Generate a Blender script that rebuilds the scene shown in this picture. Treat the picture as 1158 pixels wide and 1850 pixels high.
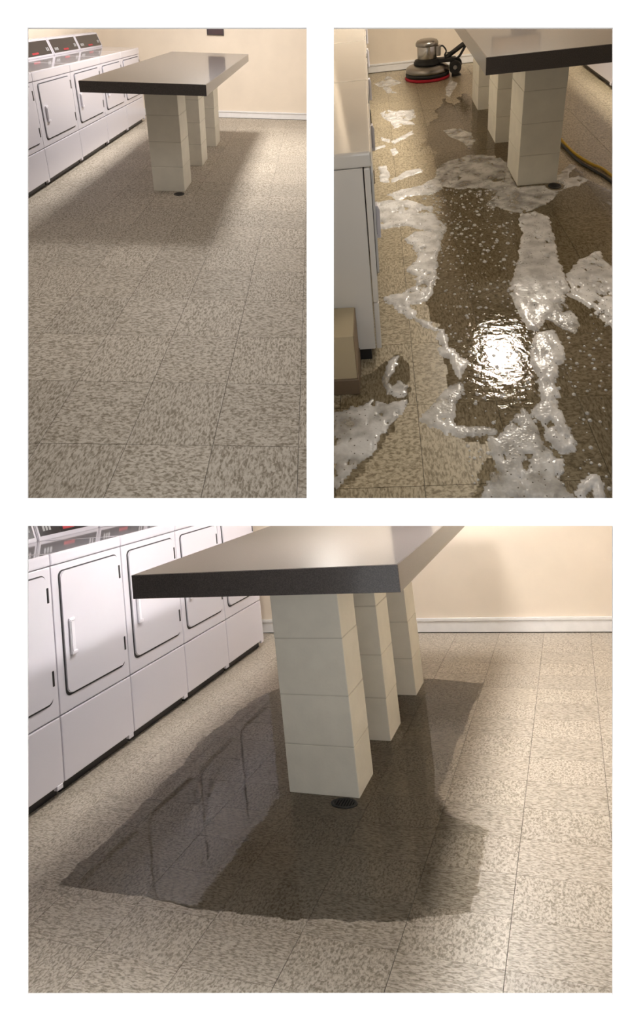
import bpy, bmesh, math, random
import numpy as np
from mathutils import Matrix, Vector

random.seed(7)
scene = bpy.context.scene
for o in list(bpy.data.objects):
    bpy.data.objects.remove(o, do_unlink=True)
C = scene.collection

# ------------------------------------------------------------------ camera
# Three laundry rooms lie behind a white wall with three openings.  World frame = the
# bottom room (its floor is z = 0); the two upper rooms have frames of their own.
# R maps room axes to camera axes (x right, y down, z forward), T is in metres.
F_PX, PX, PY = 1150.0, 590.0, 700.0
RT = {
    1: (((0.999342, -0.018586, 0.03114), (0.017229, -0.512264, -0.858655), (0.031911, 0.858627, -0.511606)), (-1.16027, -1.60446, 5.2175)),
    2: (((0.99266, 0.054459, -0.107987), (-0.053487, -0.603131, -0.795846), (-0.108471, 0.795781, -0.595791)), (1.24333, -1.31323, 4.1513)),
    3: (((0.928511, 0.354626, -0.110035), (-0.135393, 0.047421, -0.989656), (-0.34574, 0.933805, 0.092045)), (0.13741, 1.7067, 2.64182)),
}
def rt4(i):
    R, T = RT[i]
    return Matrix(((*R[0], T[0]), (*R[1], T[1]), (*R[2], T[2]), (0, 0, 0, 1)))
CAMW = rt4(3).inverted()                       # camera frame -> world
ROOM = {1: CAMW @ rt4(1), 2: CAMW @ rt4(2), 3: Matrix.Identity(4)}
cam_data = bpy.data.cameras.new('camera')
cam = bpy.data.objects.new('camera', cam_data)
C.objects.link(cam)
cam.matrix_world = CAMW @ Matrix(((1, 0, 0, 0), (0, -1, 0, 0), (0, 0, -1, 0), (0, 0, 0, 1)))
cam_data.sensor_fit = 'VERTICAL'
cam_data.sensor_height = 36.0
cam_data.lens = F_PX / 1850.0 * 36.0
cam_data.shift_x = (579.0 - PX) / 1850.0
cam_data.shift_y = (PY - 925.0) / 1850.0
cam_data.clip_start = 0.05
scene.camera = cam

# ------------------------------------------------------------------ world, exposure
world = bpy.data.worlds.new('world')
scene.world = world
world.use_nodes = True
world.node_tree.nodes['Background'].inputs['Color'].default_value = (1, 1, 1, 1)
world.node_tree.nodes['Background'].inputs['Strength'].default_value = 1.3
scene.view_settings.view_transform = 'Standard'
scene.view_settings.look = 'None'
scene.view_settings.exposure = 0.0
scene.view_settings.gamma = 1.0
scene.view_settings.use_curve_mapping = False
LAMP = {1: (98.0, (1.0, 0.955, 0.93)), 2: (104.0, (1.0, 0.90, 0.77)), 3: (128.0, (1.0, 0.955, 0.93))}   # radiance, tint

POLY = {
    'A': [(-0.525, 0.198), (-0.476, 0.473), (-0.374, 0.63), (-0.212, 0.712), (-0.042, 0.636), (0.017, 0.444), (-0.017, 0.155), (0.002, -0.019), (0.224, -0.023), (0.318, 0.11), (0.311, -0.066), (0.201, -0.205), (0.107, -0.332), (-0.031, -0.451), (-0.133, -0.385), (-0.232, -0.273), (-0.141, -0.124), (-0.223, 0.037), (-0.368, 0.031), (-0.47, 0.109)],
    'A2': [(0.252, 0.053), (0.327, 0.195), (0.414, 0.331), (0.437, 0.278), (0.372, 0.161), (0.315, 0.036), (0.407, 0.086), (0.445, 0.003), (0.365, -0.079), (0.274, -0.106)],
    'B': [(-0.843, 0.043), (-0.759, 0.117), (-0.614, 0.156), (-0.503, 0.282), (-0.463, 0.182), (-0.481, 0.059), (-0.561, -0.024), (-0.679, 0.004), (-0.773, -0.073)],
    'C': [(-1.007, -0.303), (-0.947, -0.112), (-0.845, -0.057), (-0.702, -0.09), (-0.57, -0.243), (-0.551, -0.426), (-0.512, -0.575), (-0.536, -0.634), (-0.66, -0.57), (-0.738, -0.497), (-0.855, -0.507), (-0.948, -0.521), (-1.006, -0.417)],
    'D': [(-0.753, -0.686), (-0.694, -0.603), (-0.548, -0.592), (-0.53, -0.674), (-0.568, -0.817), (-0.606, -0.985), (-0.613, -1.177), (-0.654, -1.347), (-0.7, -1.424), (-0.763, -1.453), (-0.736, -1.576), (-0.683, -1.622), (-0.639, -1.694), (-0.658, -1.715), (-0.704, -1.672), (-0.762, -1.577), (-0.823, -1.498), (-0.882, -1.377), (-0.859, -1.329), (-0.79, -1.328), (-0.73, -1.249), (-0.711, -1.162), (-0.771, -1.089), (-0.733, -1.031), (-0.692, -0.937), (-0.713, -0.827)],
    'E': [(-0.658, -1.715), (-0.656, -1.806), (-0.655, -1.884), (-0.625, -1.928), (-0.614, -2.002), (-0.596, -2.065), (-0.572, -1.99), (-0.548, -1.961), (-0.58, -1.9), (-0.617, -1.828), (-0.616, -1.739), (-0.632, -1.7)],
    'F': [(-0.769, -2.306), (-0.734, -2.253), (-0.683, -2.153), (-0.636, -2.11), (-0.598, -2.099), (-0.589, -2.136), (-0.636, -2.261), (-0.654, -2.331), (-0.628, -2.367), (-0.551, -2.364), (-0.503, -2.398), (-0.559, -2.418), (-0.637, -2.413), (-0.694, -2.388), (-0.741, -2.353)],
    'G': [(-0.063, -0.486), (0.02, -0.436), (0.075, -0.557), (0.055, -0.787), (0.023, -0.993), (0, -1.213), (-0.009, -1.385), (-0.064, -1.511), (-0.101, -1.522), (-0.122, -1.58), (-0.173, -1.647), (-0.22, -1.758), (-0.254, -1.776), (-0.267, -1.635), (-0.279, -1.492), (-0.274, -1.346), (-0.247, -1.234), (-0.199, -1.118), (-0.15, -0.928), (-0.097, -0.72), (-0.093, -0.579)],
    'G2': [(-0.101, -1.522), (-0.064, -1.511), (-0.046, -1.59), (-0.046, -1.733), (-0.081, -1.783), (-0.127, -1.732), (-0.145, -1.684), (-0.173, -1.647)],
    'G3': [(-0.26, -1.806), (-0.213, -1.758), (-0.159, -1.747), (-0.151, -1.896), (-0.174, -1.975), (-0.2, -2.011), (-0.234, -2.121), (-0.235, -2.199), (-0.26, -2.231), (-0.256, -2.291), (-0.246, -2.474), (-0.263, -2.515), (-0.302, -2.516), (-0.331, -2.454), (-0.343, -2.385), (-0.351, -2.309), (-0.338, -2.261), (-0.31, -2.226), (-0.303, -2.151), (-0.301, -2.059), (-0.291, -1.942)],
    'H': [(-0.385, -2.264), (-0.361, -2.346), (-0.341, -2.439), (-0.338, -2.552), (-0.329, -2.656), (-0.312, -2.742), (-0.615, -2.728), (-0.572, -2.644), (-0.524, -2.568), (-0.54, -2.489), (-0.533, -2.432), (-0.49, -2.414), (-0.44, -2.347), (-0.401, -2.295)],
    'I': [(0.012, -1.274), (0.082, -1.152), (0.194, -1.037), (0.241, -1.018), (0.229, -1.158), (0.247, -1.252), (0.093, -1.772), (0.058, -1.676), (0.043, -1.601), (0.015, -1.522), (-0.025, -1.464), (0.004, -1.414)],
    'J': [(-0.299, -2.707), (-0.263, -2.65), (-0.228, -2.626), (-0.208, -2.643), (-0.21, -2.687), (-0.226, -2.746), (-0.253, -2.744), (-0.244, -2.685), (-0.266, -2.694), (-0.288, -2.726)],
    'J2': [(-0.359, -2.564), (-0.337, -2.546), (-0.312, -2.559), (-0.314, -2.606), (-0.335, -2.636), (-0.353, -2.62)],
    'K': [(-1.094, -2.265), (-1.022, -2.213), (-0.956, -2.173), (-0.891, -2.213), (-0.815, -2.184), (-0.84, -2.268), (-0.894, -2.345), (-0.932, -2.429), (-0.986, -2.519), (-1.042, -2.614), (-1.077, -2.656)],
    'L': [(-0.911, -2.051), (-0.89, -1.943), (-0.856, -1.884), (-0.831, -1.865), (-0.849, -1.955), (-0.879, -2.062), (-0.863, -2.119), (-0.89, -2.142)],
    'L2': [(-0.878, -2.118), (-0.839, -2.066), (-0.811, -2.105), (-0.825, -2.159), (-0.864, -2.166)],
    'M1': [(-0.785, 1.232), (-0.606, 1.475), (-0.601, 1.391), (-0.765, 1.164)],
    'M2': [(-0.869, 1.384), (-0.798, 1.282), (-0.8, 1.191), (-0.852, 1.284)],
    'M3': [(-0.944, 1.102), (-0.836, 1.172), (-0.838, 1.098), (-0.936, 1.041)],
    'M4': [(-0.795, 1.027), (-0.76, 1.045), (-0.742, 0.926), (-0.778, 0.867)],
    'M5': [(-0.896, 0.626), (-0.842, 0.636), (-0.822, 0.447), (-0.83, 0.276), (-0.884, 0.312), (-0.882, 0.462)],
    'M6': [(-0.817, 0.329), (-0.756, 0.394), (-0.693, 0.496), (-0.593, 0.505), (-0.589, 0.432), (-0.699, 0.356), (-0.807, 0.27)],
    'N1': [(-0.909, 3.396), (-0.817, 3.517), (-0.763, 3.748), (-0.694, 3.542), (-0.629, 3.318), (-0.752, 3.165), (-0.691, 2.889), (-0.78, 2.928), (-0.833, 3.203)],
    'N2': [(-0.854, 2.166), (-0.795, 2.264), (-0.735, 2.16), (-0.653, 2.168), (-0.565, 2.173), (-0.555, 1.897), (-0.633, 1.815), (-0.568, 1.666), (-0.663, 1.682), (-0.752, 1.61), (-0.775, 1.794), (-0.841, 2.004)],
    'N3': [(-0.185, 2.905), (-0.111, 3.204), (-0.059, 3.048), (-0.138, 2.715), (-0.191, 2.508), (-0.215, 2.586)],
    'N4': [(-0.352, 1.42), (-0.215, 1.422), (-0.143, 1.268), (-0.138, 1.037), (-0.207, 0.818), (-0.225, 1.022), (-0.306, 1.198)],
    'W': [(-0.523, 1.058), (-0.474, 1.512), (-0.364, 1.826), (-0.258, 2.47), (-0.172, 2.179), (-0.048, 2.559), (0.058, 2.167), (0.075, 1.117), (0.199, -0.137), (0.398, 0.266), (0.446, 0.034), (0.522, -0.263), (0.376, -0.812), (-0.194, -2.747), (-0.605, -2.728), (-0.51, -2.457), (-0.627, -2.419), (-0.637, -2.121), (-0.637, -1.754), (-0.7, -1.424), (-0.543, -0.71), (-0.495, 0.032), (-0.464, 1.039)],
    'W2': [(-1.095, -2.224), (-1.023, -2.16), (-0.997, -2.051), (-0.909, -1.961), (-0.848, -1.863), (-0.804, -1.951), (-0.807, -2.16), (-0.895, -2.37), (-0.995, -2.568), (-1.076, -2.669)],
    'cord': [(0.474, 0.882), (0.472, 0.805), (0.481, 0.56), (0.499, 0.426), (0.534, 0.267), (0.576, 0.152), (0.596, -0.001), (0.618, -0.191)],
    'cord2': [(0.444, 0.752), (0.452, 0.617), (0.462, 0.437), (0.477, 0.29), (0.521, 0.121), (0.553, -0.025), (0.574, -0.228)],
    'P3': [(-0.897, 1.086), (-0.969, 0.888), (-0.982, 0.646), (-1.015, 0.409), (-0.968, 0.181), (-0.952, -0.069), (-0.939, -0.264), (-0.914, -0.451), (-0.928, -0.605), (-0.91, -0.702), (-0.695, -0.699), (-0.473, -0.688), (-0.361, -0.707), (-0.02, -0.681), (0.359, -0.613), (0.533, -0.535), (0.535, -0.396), (0.535, -0.124), (0.367, -0.046), (0.317, 0.103), (0.318, 0.596), (0.348, 1.257), (0.106, 1.301), (-0.433, 1.342)],
}

# ------------------------------------------------------------------ materials
def nodes_of(m):
    return m.node_tree.nodes, m.node_tree.links
def mat(name, color, rough=0.5, metal=0.0, spec=0.5, coat=0.0, coat_rough=0.05, noise=0.0, nscale=20.0, bump=0.0, bscale=60.0, color2=None):
    m = bpy.data.materials.new(name)
    m.use_nodes = True
    n, l = nodes_of(m)
    b = n['Principled BSDF']
    b.inputs['Base Color'].default_value = (*color, 1)
    b.inputs['Roughness'].default_value = rough
    b.inputs['Metallic'].default_value = metal
    b.inputs['Specular IOR Level'].default_value = spec
    b.inputs['Coat Weight'].default_value = coat
    b.inputs['Coat Roughness'].default_value = coat_rough
    tc = n.new('ShaderNodeTexCoord')
    if noise > 0 or color2:
        t = n.new('ShaderNodeTexNoise')
        t.inputs['Scale'].default_value = nscale
        t.inputs['Detail'].default_value = 5
        r = n.new('ShaderNodeValToRGB')
        c2 = color2 or tuple(c * (1 - noise) for c in color)
        r.color_ramp.elements[0].position = 0.38
        r.color_ramp.elements[1].position = 0.62
        r.color_ramp.elements[0].color = (*c2, 1)
        r.color_ramp.elements[1].color = (*color, 1)
        l.new(tc.outputs['Object'], t.inputs['Vector'])
        l.new(t.outputs['Fac'], r.inputs['Fac'])
        l.new(r.outputs['Color'], b.inputs['Base Color'])
    if bump > 0:
        t2 = n.new('ShaderNodeTexNoise')
        t2.inputs['Scale'].default_value = bscale
        t2.inputs['Detail'].default_value = 4
        bp = n.new('ShaderNodeBump')
        bp.inputs['Strength'].default_value = bump
        bp.inputs['Distance'].default_value = 0.003
        l.new(tc.outputs['Object'], t2.inputs['Vector'])
        l.new(t2.outputs['Fac'], bp.inputs['Height'])
        l.new(bp.outputs['Normal'], b.inputs['Normal'])
    return m

def tile_material(name, tones, rough, spec=0.45):
    m = bpy.data.materials.new(name)
    m.use_nodes = True
    n, l = nodes_of(m)
    b = n['Principled BSDF']
    uv = n.new('ShaderNodeUVMap')
    mp = n.new('ShaderNodeMapping')
    mp.inputs['Scale'].default_value = (19.0, 38.0, 1.0)
    oi = n.new('ShaderNodeObjectInfo')
    mul = n.new('ShaderNodeMath'); mul.operation = 'MULTIPLY'; mul.inputs[1].default_value = 57.0
    t = n.new('ShaderNodeTexNoise'); t.noise_dimensions = '4D'
    t.inputs['Scale'].default_value = 1.0
    t.inputs['Detail'].default_value = 2.0
    t.inputs['Roughness'].default_value = 0.55
    t.inputs['Distortion'].default_value = 0.6
    r = n.new('ShaderNodeValToRGB')
    e = r.color_ramp.elements
    pos = (0.36, 0.44, 0.52, 0.60)
    e[0].position = pos[0]; e[0].color = (*tones[0], 1)
    e[1].position = pos[3]; e[1].color = (*tones[3], 1)
    for k in (1, 2):
        x = e.new(pos[k]); x.color = (*tones[k], 1)
    l.new(uv.outputs['UV'], mp.inputs['Vector'])
    l.new(mp.outputs['Vector'], t.inputs['Vector'])
    l.new(oi.outputs['Random'], mul.inputs[0])
    l.new(mul.outputs[0], t.inputs['W'])
    l.new(t.outputs['Fac'], r.inputs['Fac'])
    hv = n.new('ShaderNodeHueSaturation')                       # each tile a shade of its own
    mr = n.new('ShaderNodeMapRange')
    mr.inputs['To Min'].default_value = 0.93; mr.inputs['To Max'].default_value = 1.05
    l.new(oi.outputs['Random'], mr.inputs['Value'])
    l.new(mr.outputs['Result'], hv.inputs['Value'])
    l.new(r.outputs['Color'], hv.inputs['Color'])
    l.new(hv.outputs['Color'], b.inputs['Base Color'])
    b.inputs['Roughness'].default_value = rough
    b.inputs['Specular IOR Level'].default_value = spec
    return m

def emit(name, color, strength):
    m = bpy.data.materials.new(name)
    m.use_nodes = True
    n, l = nodes_of(m)
    n.remove(n['Principled BSDF'])
    e = n.new('ShaderNodeEmission')
    e.inputs['Color'].default_value = (*color, 1)
    e.inputs['Strength'].default_value = strength
    l.new(e.outputs[0], n['Material Output'].inputs['Surface'])
    return m

def water(name, tint, rough, bump, bscale, dist=0.004, ior=1.33):
    """thin film of water: Fresnel mirror over clear tinted film"""
    m = bpy.data.materials.new(name)
    m.use_nodes = True
    n, l = nodes_of(m)
    n.remove(n['Principled BSDF'])
    tr = n.new('ShaderNodeBsdfTransparent'); tr.inputs['Color'].default_value = (*tint, 1)
    g = n.new('ShaderNodeBsdfGlossy'); g.inputs['Roughness'].default_value = rough
    fr = n.new('ShaderNodeFresnel'); fr.inputs['IOR'].default_value = ior
    mx = n.new('ShaderNodeMixShader')
    tc = n.new('ShaderNodeTexCoord')
    t = n.new('ShaderNodeTexNoise'); t.inputs['Scale'].default_value = bscale; t.inputs['Detail'].default_value = 3
    bp = n.new('ShaderNodeBump'); bp.inputs['Strength'].default_value = bump; bp.inputs['Distance'].default_value = dist
    l.new(tc.outputs['Object'], t.inputs['Vector'])
    l.new(t.outputs['Fac'], bp.inputs['Height'])
    l.new(bp.outputs['Normal'], g.inputs['Normal'])
    l.new(bp.outputs['Normal'], fr.inputs['Normal'])
    l.new(fr.outputs[0], mx.inputs['Fac'])
    l.new(tr.outputs[0], mx.inputs[1]); l.new(g.outputs[0], mx.inputs[2])
    l.new(mx.outputs[0], n['Material Output'].inputs['Surface'])
    return m

def foam(name, alpha_lo, alpha_hi, color, ascale=22):
    m = bpy.data.materials.new(name)
    m.use_nodes = True
    n, l = nodes_of(m)
    b = n['Principled BSDF']
    b.inputs['Base Color'].default_value = (*color, 1)
    b.inputs['Roughness'].default_value = 0.22
    b.inputs['Specular IOR Level'].default_value = 0.55
    tc = n.new('ShaderNodeTexCoord')
    t = n.new('ShaderNodeTexNoise'); t.inputs['Scale'].default_value = ascale; t.inputs['Detail'].default_value = 5
    mr = n.new('ShaderNodeMapRange')
    mr.inputs['From Min'].default_value = 0.35; mr.inputs['From Max'].default_value = 0.6
    mr.inputs['To Min'].default_value = alpha_lo; mr.inputs['To Max'].default_value = alpha_hi
    v = n.new('ShaderNodeTexVoronoi'); v.inputs['Scale'].default_value = 85
    bp = n.new('ShaderNodeBump'); bp.inputs['Strength'].default_value = 0.3; bp.inputs['Distance'].default_value = 0.003
    l.new(tc.outputs['Object'], t.inputs['Vector']); l.new(tc.outputs['Object'], v.inputs['Vector'])
    l.new(t.outputs['Fac'], mr.inputs['Value']); l.new(mr.outputs['Result'], b.inputs['Alpha'])
    pv = n.new('ShaderNodeTexVoronoi'); pv.inputs['Scale'].default_value = 48
    pr = n.new('ShaderNodeValToRGB')                            # open pores between the bubbles
    pr.color_ramp.elements[0].position = 0.10; pr.color_ramp.elements[0].color = (0.16, 0.14, 0.11, 1)
    pr.color_ramp.elements[1].position = 0.17; pr.color_ramp.elements[1].color = (*color, 1)
    l.new(tc.outputs['Object'], pv.inputs['Vector']); l.new(pv.outputs['Distance'], pr.inputs['Fac']); l.new(pr.outputs['Color'], b.inputs['Base Color'])
    l.new(v.outputs['Distance'], bp.inputs['Height']); l.new(bp.outputs['Normal'], b.inputs['Normal'])
    return m

M = {}
M['mat_white'] = mat('white_wall_paint', (0.92, 0.92, 0.92), 0.9, spec=0.0)
M['wall'] = mat('beige_wall_paint', (0.84, 0.74, 0.61), 0.75, spec=0.25, noise=0.05, nscale=3.0, bump=0.05, bscale=120)
M['stub'] = mat('beige_textured_paint', (0.62, 0.53, 0.36), 0.8, spec=0.2, bump=0.25, bscale=90)
M['stub_side'] = mat('brown_side_face', (0.36, 0.27, 0.18), 0.6)
M['brown_base'] = mat('brown_rubber_base', (0.20, 0.145, 0.095), 0.5)
M['ceiling'] = mat('white_ceiling_paint', (0.80, 0.78, 0.74), 0.9, spec=0.1)
M['low_bounce'] = mat('low_bounce_grey', (0.32, 0.31, 0.30), 0.9, spec=0.1)  # darkened so unseen ceiling and wall back bounce less light
M['bounce_greige'] = mat('bounce_tuned_greige', (0.66, 0.62, 0.57), 0.9, spec=0.1)  # tone of the unseen partition face, set for its bounce light
M['trim'] = mat('white_gloss_trim', (0.88, 0.87, 0.86), 0.4, noise=0.05, nscale=14)
M['trim_gap'] = mat('dark_gap', (0.05, 0.045, 0.04), 0.9)
M['grout'] = mat('dark_tile_joint', (0.10, 0.088, 0.07), 0.9)
M['felt'] = mat('dark_grey_felt', (0.12, 0.12, 0.12), 0.95, spec=0.0)
M['enamel'] = mat('white_enamel', (0.69, 0.665, 0.72), 0.22, spec=0.5, coat=0.3, coat_rough=0.08)
M['enamel_gloss'] = mat('polished_white_enamel', (0.88, 0.86, 0.82), 0.07, spec=0.6, coat=0.6, coat_rough=0.03)
M['enamel_top'] = mat('glossy_white_enamel_top', (0.72, 0.695, 0.75), 0.10, spec=0.6, coat=0.6, coat_rough=0.05)
M['handle'] = mat('white_plastic', (0.76, 0.735, 0.78), 0.3)
M['black'] = mat('black_plastic', (0.018, 0.017, 0.018), 0.35)
M['gasket'] = mat('dark_door_gap', (0.03, 0.028, 0.03), 0.7)
M['panel_black'] = mat('black_control_glass', (0.022, 0.016, 0.018), 0.2)
M['red'] = mat('red_print', (0.45, 0.03, 0.04), 0.5)
M['grey_print'] = mat('pale_print', (0.45, 0.45, 0.45), 0.5)
M['laminate'] = mat('grey_brown_speckled_laminate', (0.085, 0.073, 0.067), 0.30, spec=0.35, coat=0.5, coat_rough=0.03, color2=(0.05, 0.043, 0.04), nscale=260)
M['laminate_edge'] = mat('dark_speckled_edge', (0.085, 0.074, 0.068), 0.3, spec=0.4, coat=0.5, coat_rough=0.12, color2=(0.045, 0.038, 0.036), nscale=320)
M['block'] = mat('painted_block', (0.79, 0.755, 0.65), 0.7, spec=0.3, noise=0.06, nscale=9, bump=0.22, bscale=70)
M['mortar'] = mat('painted_mortar', (0.60, 0.57, 0.48), 0.85, spec=0.2)
M['iron'] = mat('dark_iron', (0.035, 0.033, 0.03), 0.5, metal=0.4)
M['hole'] = mat('drain_dark', (0.004, 0.004, 0.004), 0.9)
M['chrome'] = mat('polished_steel', (0.50, 0.48, 0.45), 0.24, metal=1.0)
M['chrome_dull'] = mat('brushed_steel', (0.34, 0.32, 0.295), 0.3, metal=1.0)
M['rubber'] = mat('black_rubber', (0.012, 0.012, 0.012), 0.55)
M['pad_red'] = mat('red_scrub_pad', (0.50, 0.02, 0.04), 0.9, bump=0.4, bscale=200)
M['yellow'] = mat('yellow_cord', (0.70, 0.45, 0.03), 0.5)
M['cord_black'] = mat('black_cord', (0.02, 0.02, 0.018), 0.5)
M['maroon'] = mat('dark_maroon_print', (0.10, 0.045, 0.045), 0.6, color2=(0.055, 0.04, 0.045), nscale=3)
M['frame_dark'] = mat('dark_frame', (0.05, 0.04, 0.04), 0.4)
M['cork'] = mat('cork_board', (0.50, 0.33, 0.18), 0.9, noise=0.2, nscale=80)
M['paper'] = mat('pale_blue_paper', (0.55, 0.57, 0.70), 0.8)
TONES = ((0.25, 0.212, 0.155), (0.37, 0.32, 0.25), (0.49, 0.432, 0.352), (0.59, 0.535, 0.45))
M['tile1'] = tile_material('speckled_vinyl_dry', TONES, 0.6, 0.18)
M['tile2'] = tile_material('speckled_vinyl_soaked', tuple((a * 0.92, b * 0.88, c * 0.74) for a, b, c in TONES), 0.35)
M['tile3'] = tile_material('speckled_vinyl_damp', TONES, 0.36)
M['water2'] = water('soapy_water', (0.88, 0.86, 0.82), 0.03, 0.38, 27, 0.0045)
M['water3'] = water('clear_water', (0.95, 0.94, 0.91), 0.025, 0.16, 13, 0.003, 1.45)
M['foam'] = foam('dense_soap_foam', 0.62, 0.95, (0.88, 0.87, 0.86), 14)
M['foam_thin'] = foam('thin_soap_foam', 0.25, 0.80, (0.84, 0.83, 0.81), 8)
M['bubble'] = foam('soap_bubble', 0.45, 0.75, (0.88, 0.87, 0.85))

# ------------------------------------------------------------------ mesh helpers
def link(name, bm, m, parent=None, room=None, loc=(0, 0, 0), smooth=False, recalc=True):
    if recalc:
        bmesh.ops.recalc_face_normals(bm, faces=bm.faces[:])
    me = bpy.data.meshes.new(name)
    bm.to_mesh(me); bm.free()
    if smooth:
        for p in me.polygons: p.use_smooth = True
    if m: me.materials.append(m)
    o = bpy.data.objects.new(name, me)
    C.objects.link(o)
    if parent is not None:
        o.parent = parent
        o.location = loc
    elif room is not None:
        o.matrix_world = ROOM[room] @ Matrix.Translation(loc)
    else:
        o.location = loc
    return o
def tag(o, label, cat, group=None):
    o['label'] = label; o['category'] = cat
    if group: o['group'] = group
    return o
def struct(o, label=None):
    o['kind'] = 'structure'
    if label: o['label'] = label
    return o
def thing(name, label, cat, room, loc=(0, 0, 0), rz=0.0, group=None):
    o = bpy.data.objects.new(name, None)
    o.empty_display_size = 0.1
    C.objects.link(o)
    o.matrix_world = ROOM[room] @ Matrix.Translation(loc) @ Matrix.Rotation(rz, 4, 'Z')
    return tag(o, label, cat, group)
def copy_tree(o, parent=None):
    c = o.copy(); C.objects.link(c)
    if parent is not None: c.parent = parent
    for ch in o.children: copy_tree(ch, c)
    return c
def box(bm, x0, x1, y0, y1, z0, z1, bev=0.0, seg=2):
    r = bmesh.ops.create_cube(bm, size=1.0)
    for v in r['verts']:
        v.co = Vector((x0 + (v.co.x + .5) * (x1 - x0), y0 + (v.co.y + .5) * (y1 - y0), z0 + (v.co.z + .5) * (z1 - z0)))
    if bev > 0:
        vs = set(r['verts'])
        es = [e for e in bm.edges if e.verts[0] in vs and e.verts[1] in vs]
        bmesh.ops.bevel(bm, geom=es, offset=bev, segments=seg, profile=0.6, affect='EDGES')
    return bm
def bxm(*a, **k):
    return box(bmesh.new(), *a, **k)
def prism(bm, pts, axis, a0, a1):
    """extrude a polygon; axis 'y': pts are (x, z); axis 'z': pts are (x, y); axis 'x': pts are (y, z)"""
    def P(p, a):
        return {'y': (p[0], a, p[1]), 'z': (p[0], p[1], a), 'x': (a, p[0], p[1])}[axis]
    A = [bm.verts.new(P(p, a0)) for p in pts]
    B = [bm.verts.new(P(p, a1)) for p in pts]
    n = len(pts)
    bm.faces.new(A); bm.faces.new(B[::-1])
    for i in range(n):
        bm.faces.new((A[i], A[(i + 1) % n], B[(i + 1) % n], B[i]))
    return bm
def rrect(x0, x1, z0, z1, r, seg=5):
    pts = []
    for cx, cz, a in ((x1 - r, z1 - r, 0), (x0 + r, z1 - r, 90), (x0 + r, z0 + r, 180), (x1 - r, z0 + r, 270)):
        for k in range(seg + 1):
            t = math.radians(a + 90 * k / seg)
            pts.append((cx + r * math.cos(t), cz + r * math.sin(t)))
    return pts
def lathe(bm, prof, seg=40, c=(0, 0)):
    rings = []
    for r, z in prof:
        rings.append([bm.verts.new((c[0] + r * math.cos(2 * math.pi * k / seg), c[1] + r * math.sin(2 * math.pi * k / seg), z)) for k in range(seg)])
    for a, b in zip(rings, rings[1:]):
        for k in range(seg):
            bm.faces.new((a[k], a[(k + 1) % seg], b[(k + 1) % seg], b[k]))
    bm.faces.new(rings[0][::-1]); bm.faces.new(rings[-1])
    return bm
def tube(bm, pts, r, seg=10):
    pts = [Vector(p) for p in pts]
    rings = []
    for i, p in enumerate(pts):
        d = (pts[min(i + 1, len(pts) - 1)] - pts[max(i - 1, 0)]).normalized()
        up = Vector((0, 0, 1)) if abs(d.z) < .9 else Vector((1, 0, 0))
        a = d.cross(up).normalized(); b = a.cross(d).normalized()
        rings.append([bm.verts.new(p + a * r * math.cos(2 * math.pi * k / seg) + b * r * math.sin(2 * math.pi * k / seg)) for k in range(seg)])
    for x, y in zip(rings, rings[1:]):
        for k in range(seg):
            bm.faces.new((x[k], x[(k + 1) % seg], y[(k + 1) % seg], y[k]))
    bm.faces.new(rings[0][::-1]); bm.faces.new(rings[-1])
    return bm
def spline(pts, n=8):
    P = [Vector(p) for p in pts]; out = []
    for i in range(len(P) - 1):
        p0, p1, p2, p3 = P[max(i - 1, 0)], P[i], P[i + 1], P[min(i + 2, len(P) - 1)]
        for k in range(n):
            t = k / n
            out.append(0.5 * ((2 * p1) + (p2 - p0) * t + (2 * p0 - 5 * p1 + 4 * p2 - p3) * t * t + (3 * p1 - p0 - 3 * p2 + p3) * t ** 3))
    out.append(P[-1]); return out

# partitions between the three rooms, as planes in the camera frame: (point, normal kept side)
def cplane(px=None, py=None, keep=1, z=None):
    if z is not None: p, n = Vector((0, 0, z)), Vector((0, 0, 1))
    elif px is not None: p, n = Vector((0, 0, 0)), Vector((1, 0, -(px - PX) / F_PX))
    else: p, n = Vector((0, 0, 0)), Vector((0, 1, -(py - PY) / F_PX))
    w = CAMW.to_3x3() @ n
    return CAMW @ p, w.normalized() * keep
def floor_plane(i, off=0.0):
    n = (ROOM[i].to_3x3() @ Vector((0, 0, 1))).normalized()
    return ROOM[i] @ Vector((0, 0, off)), -n                  # keeps what lies under floor i
WALL_Z = 1.40
KEEP = {1: [cplane(px=575, keep=-1), cplane(py=922, keep=-1), cplane(z=WALL_Z + .02)],
        2: [cplane(px=582, keep=1), cplane(py=922, keep=-1), cplane(z=WALL_Z + .02)],
        3: [cplane(z=WALL_Z + .02)]}
def clip(bm, room, planes=None, fill=True):
    inv = ROOM[room].inverted()
    for p, n in (planes if planes is not None else KEEP[room]):
        lp = inv @ p; ln = (inv.to_3x3() @ n).normalized()
        g = bm.verts[:] + bm.edges[:] + bm.faces[:]
        r = bmesh.ops.bisect_plane(bm, geom=g, plane_co=lp, plane_no=ln, clear_inner=True, clear_outer=False, dist=1e-6)
        if fill:
            ed = [e for e in r['geom_cut'] if isinstance(e, bmesh.types.BMEdge)]
            if ed:
                try: bmesh.ops.contextual_create(bm, geom=ed)
                except Exception: pass
    return bm
def clip_poly(pts, room, planes):
    """clip a floor polygon (room x, y) by world planes"""
    inv = ROOM[room].inverted()
    out = list(pts)
    for p, n in planes:
        lp = inv @ p; ln = inv.to_3x3() @ n
        def d(q): return (Vector((q[0], q[1], 0)) - lp).dot(ln)
        res = []
        for i in range(len(out)):
            a, b = out[i], out[(i + 1) % len(out)]
            da, db = d(a), d(b)
            if da >= 0: res.append(a)
            if (da >= 0) != (db >= 0):
                t = da / (da - db); res.append((a[0] + (b[0] - a[0]) * t, a[1] + (b[1] - a[1]) * t))
        out = res
        if len(out) < 3: return []
    return out
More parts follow.
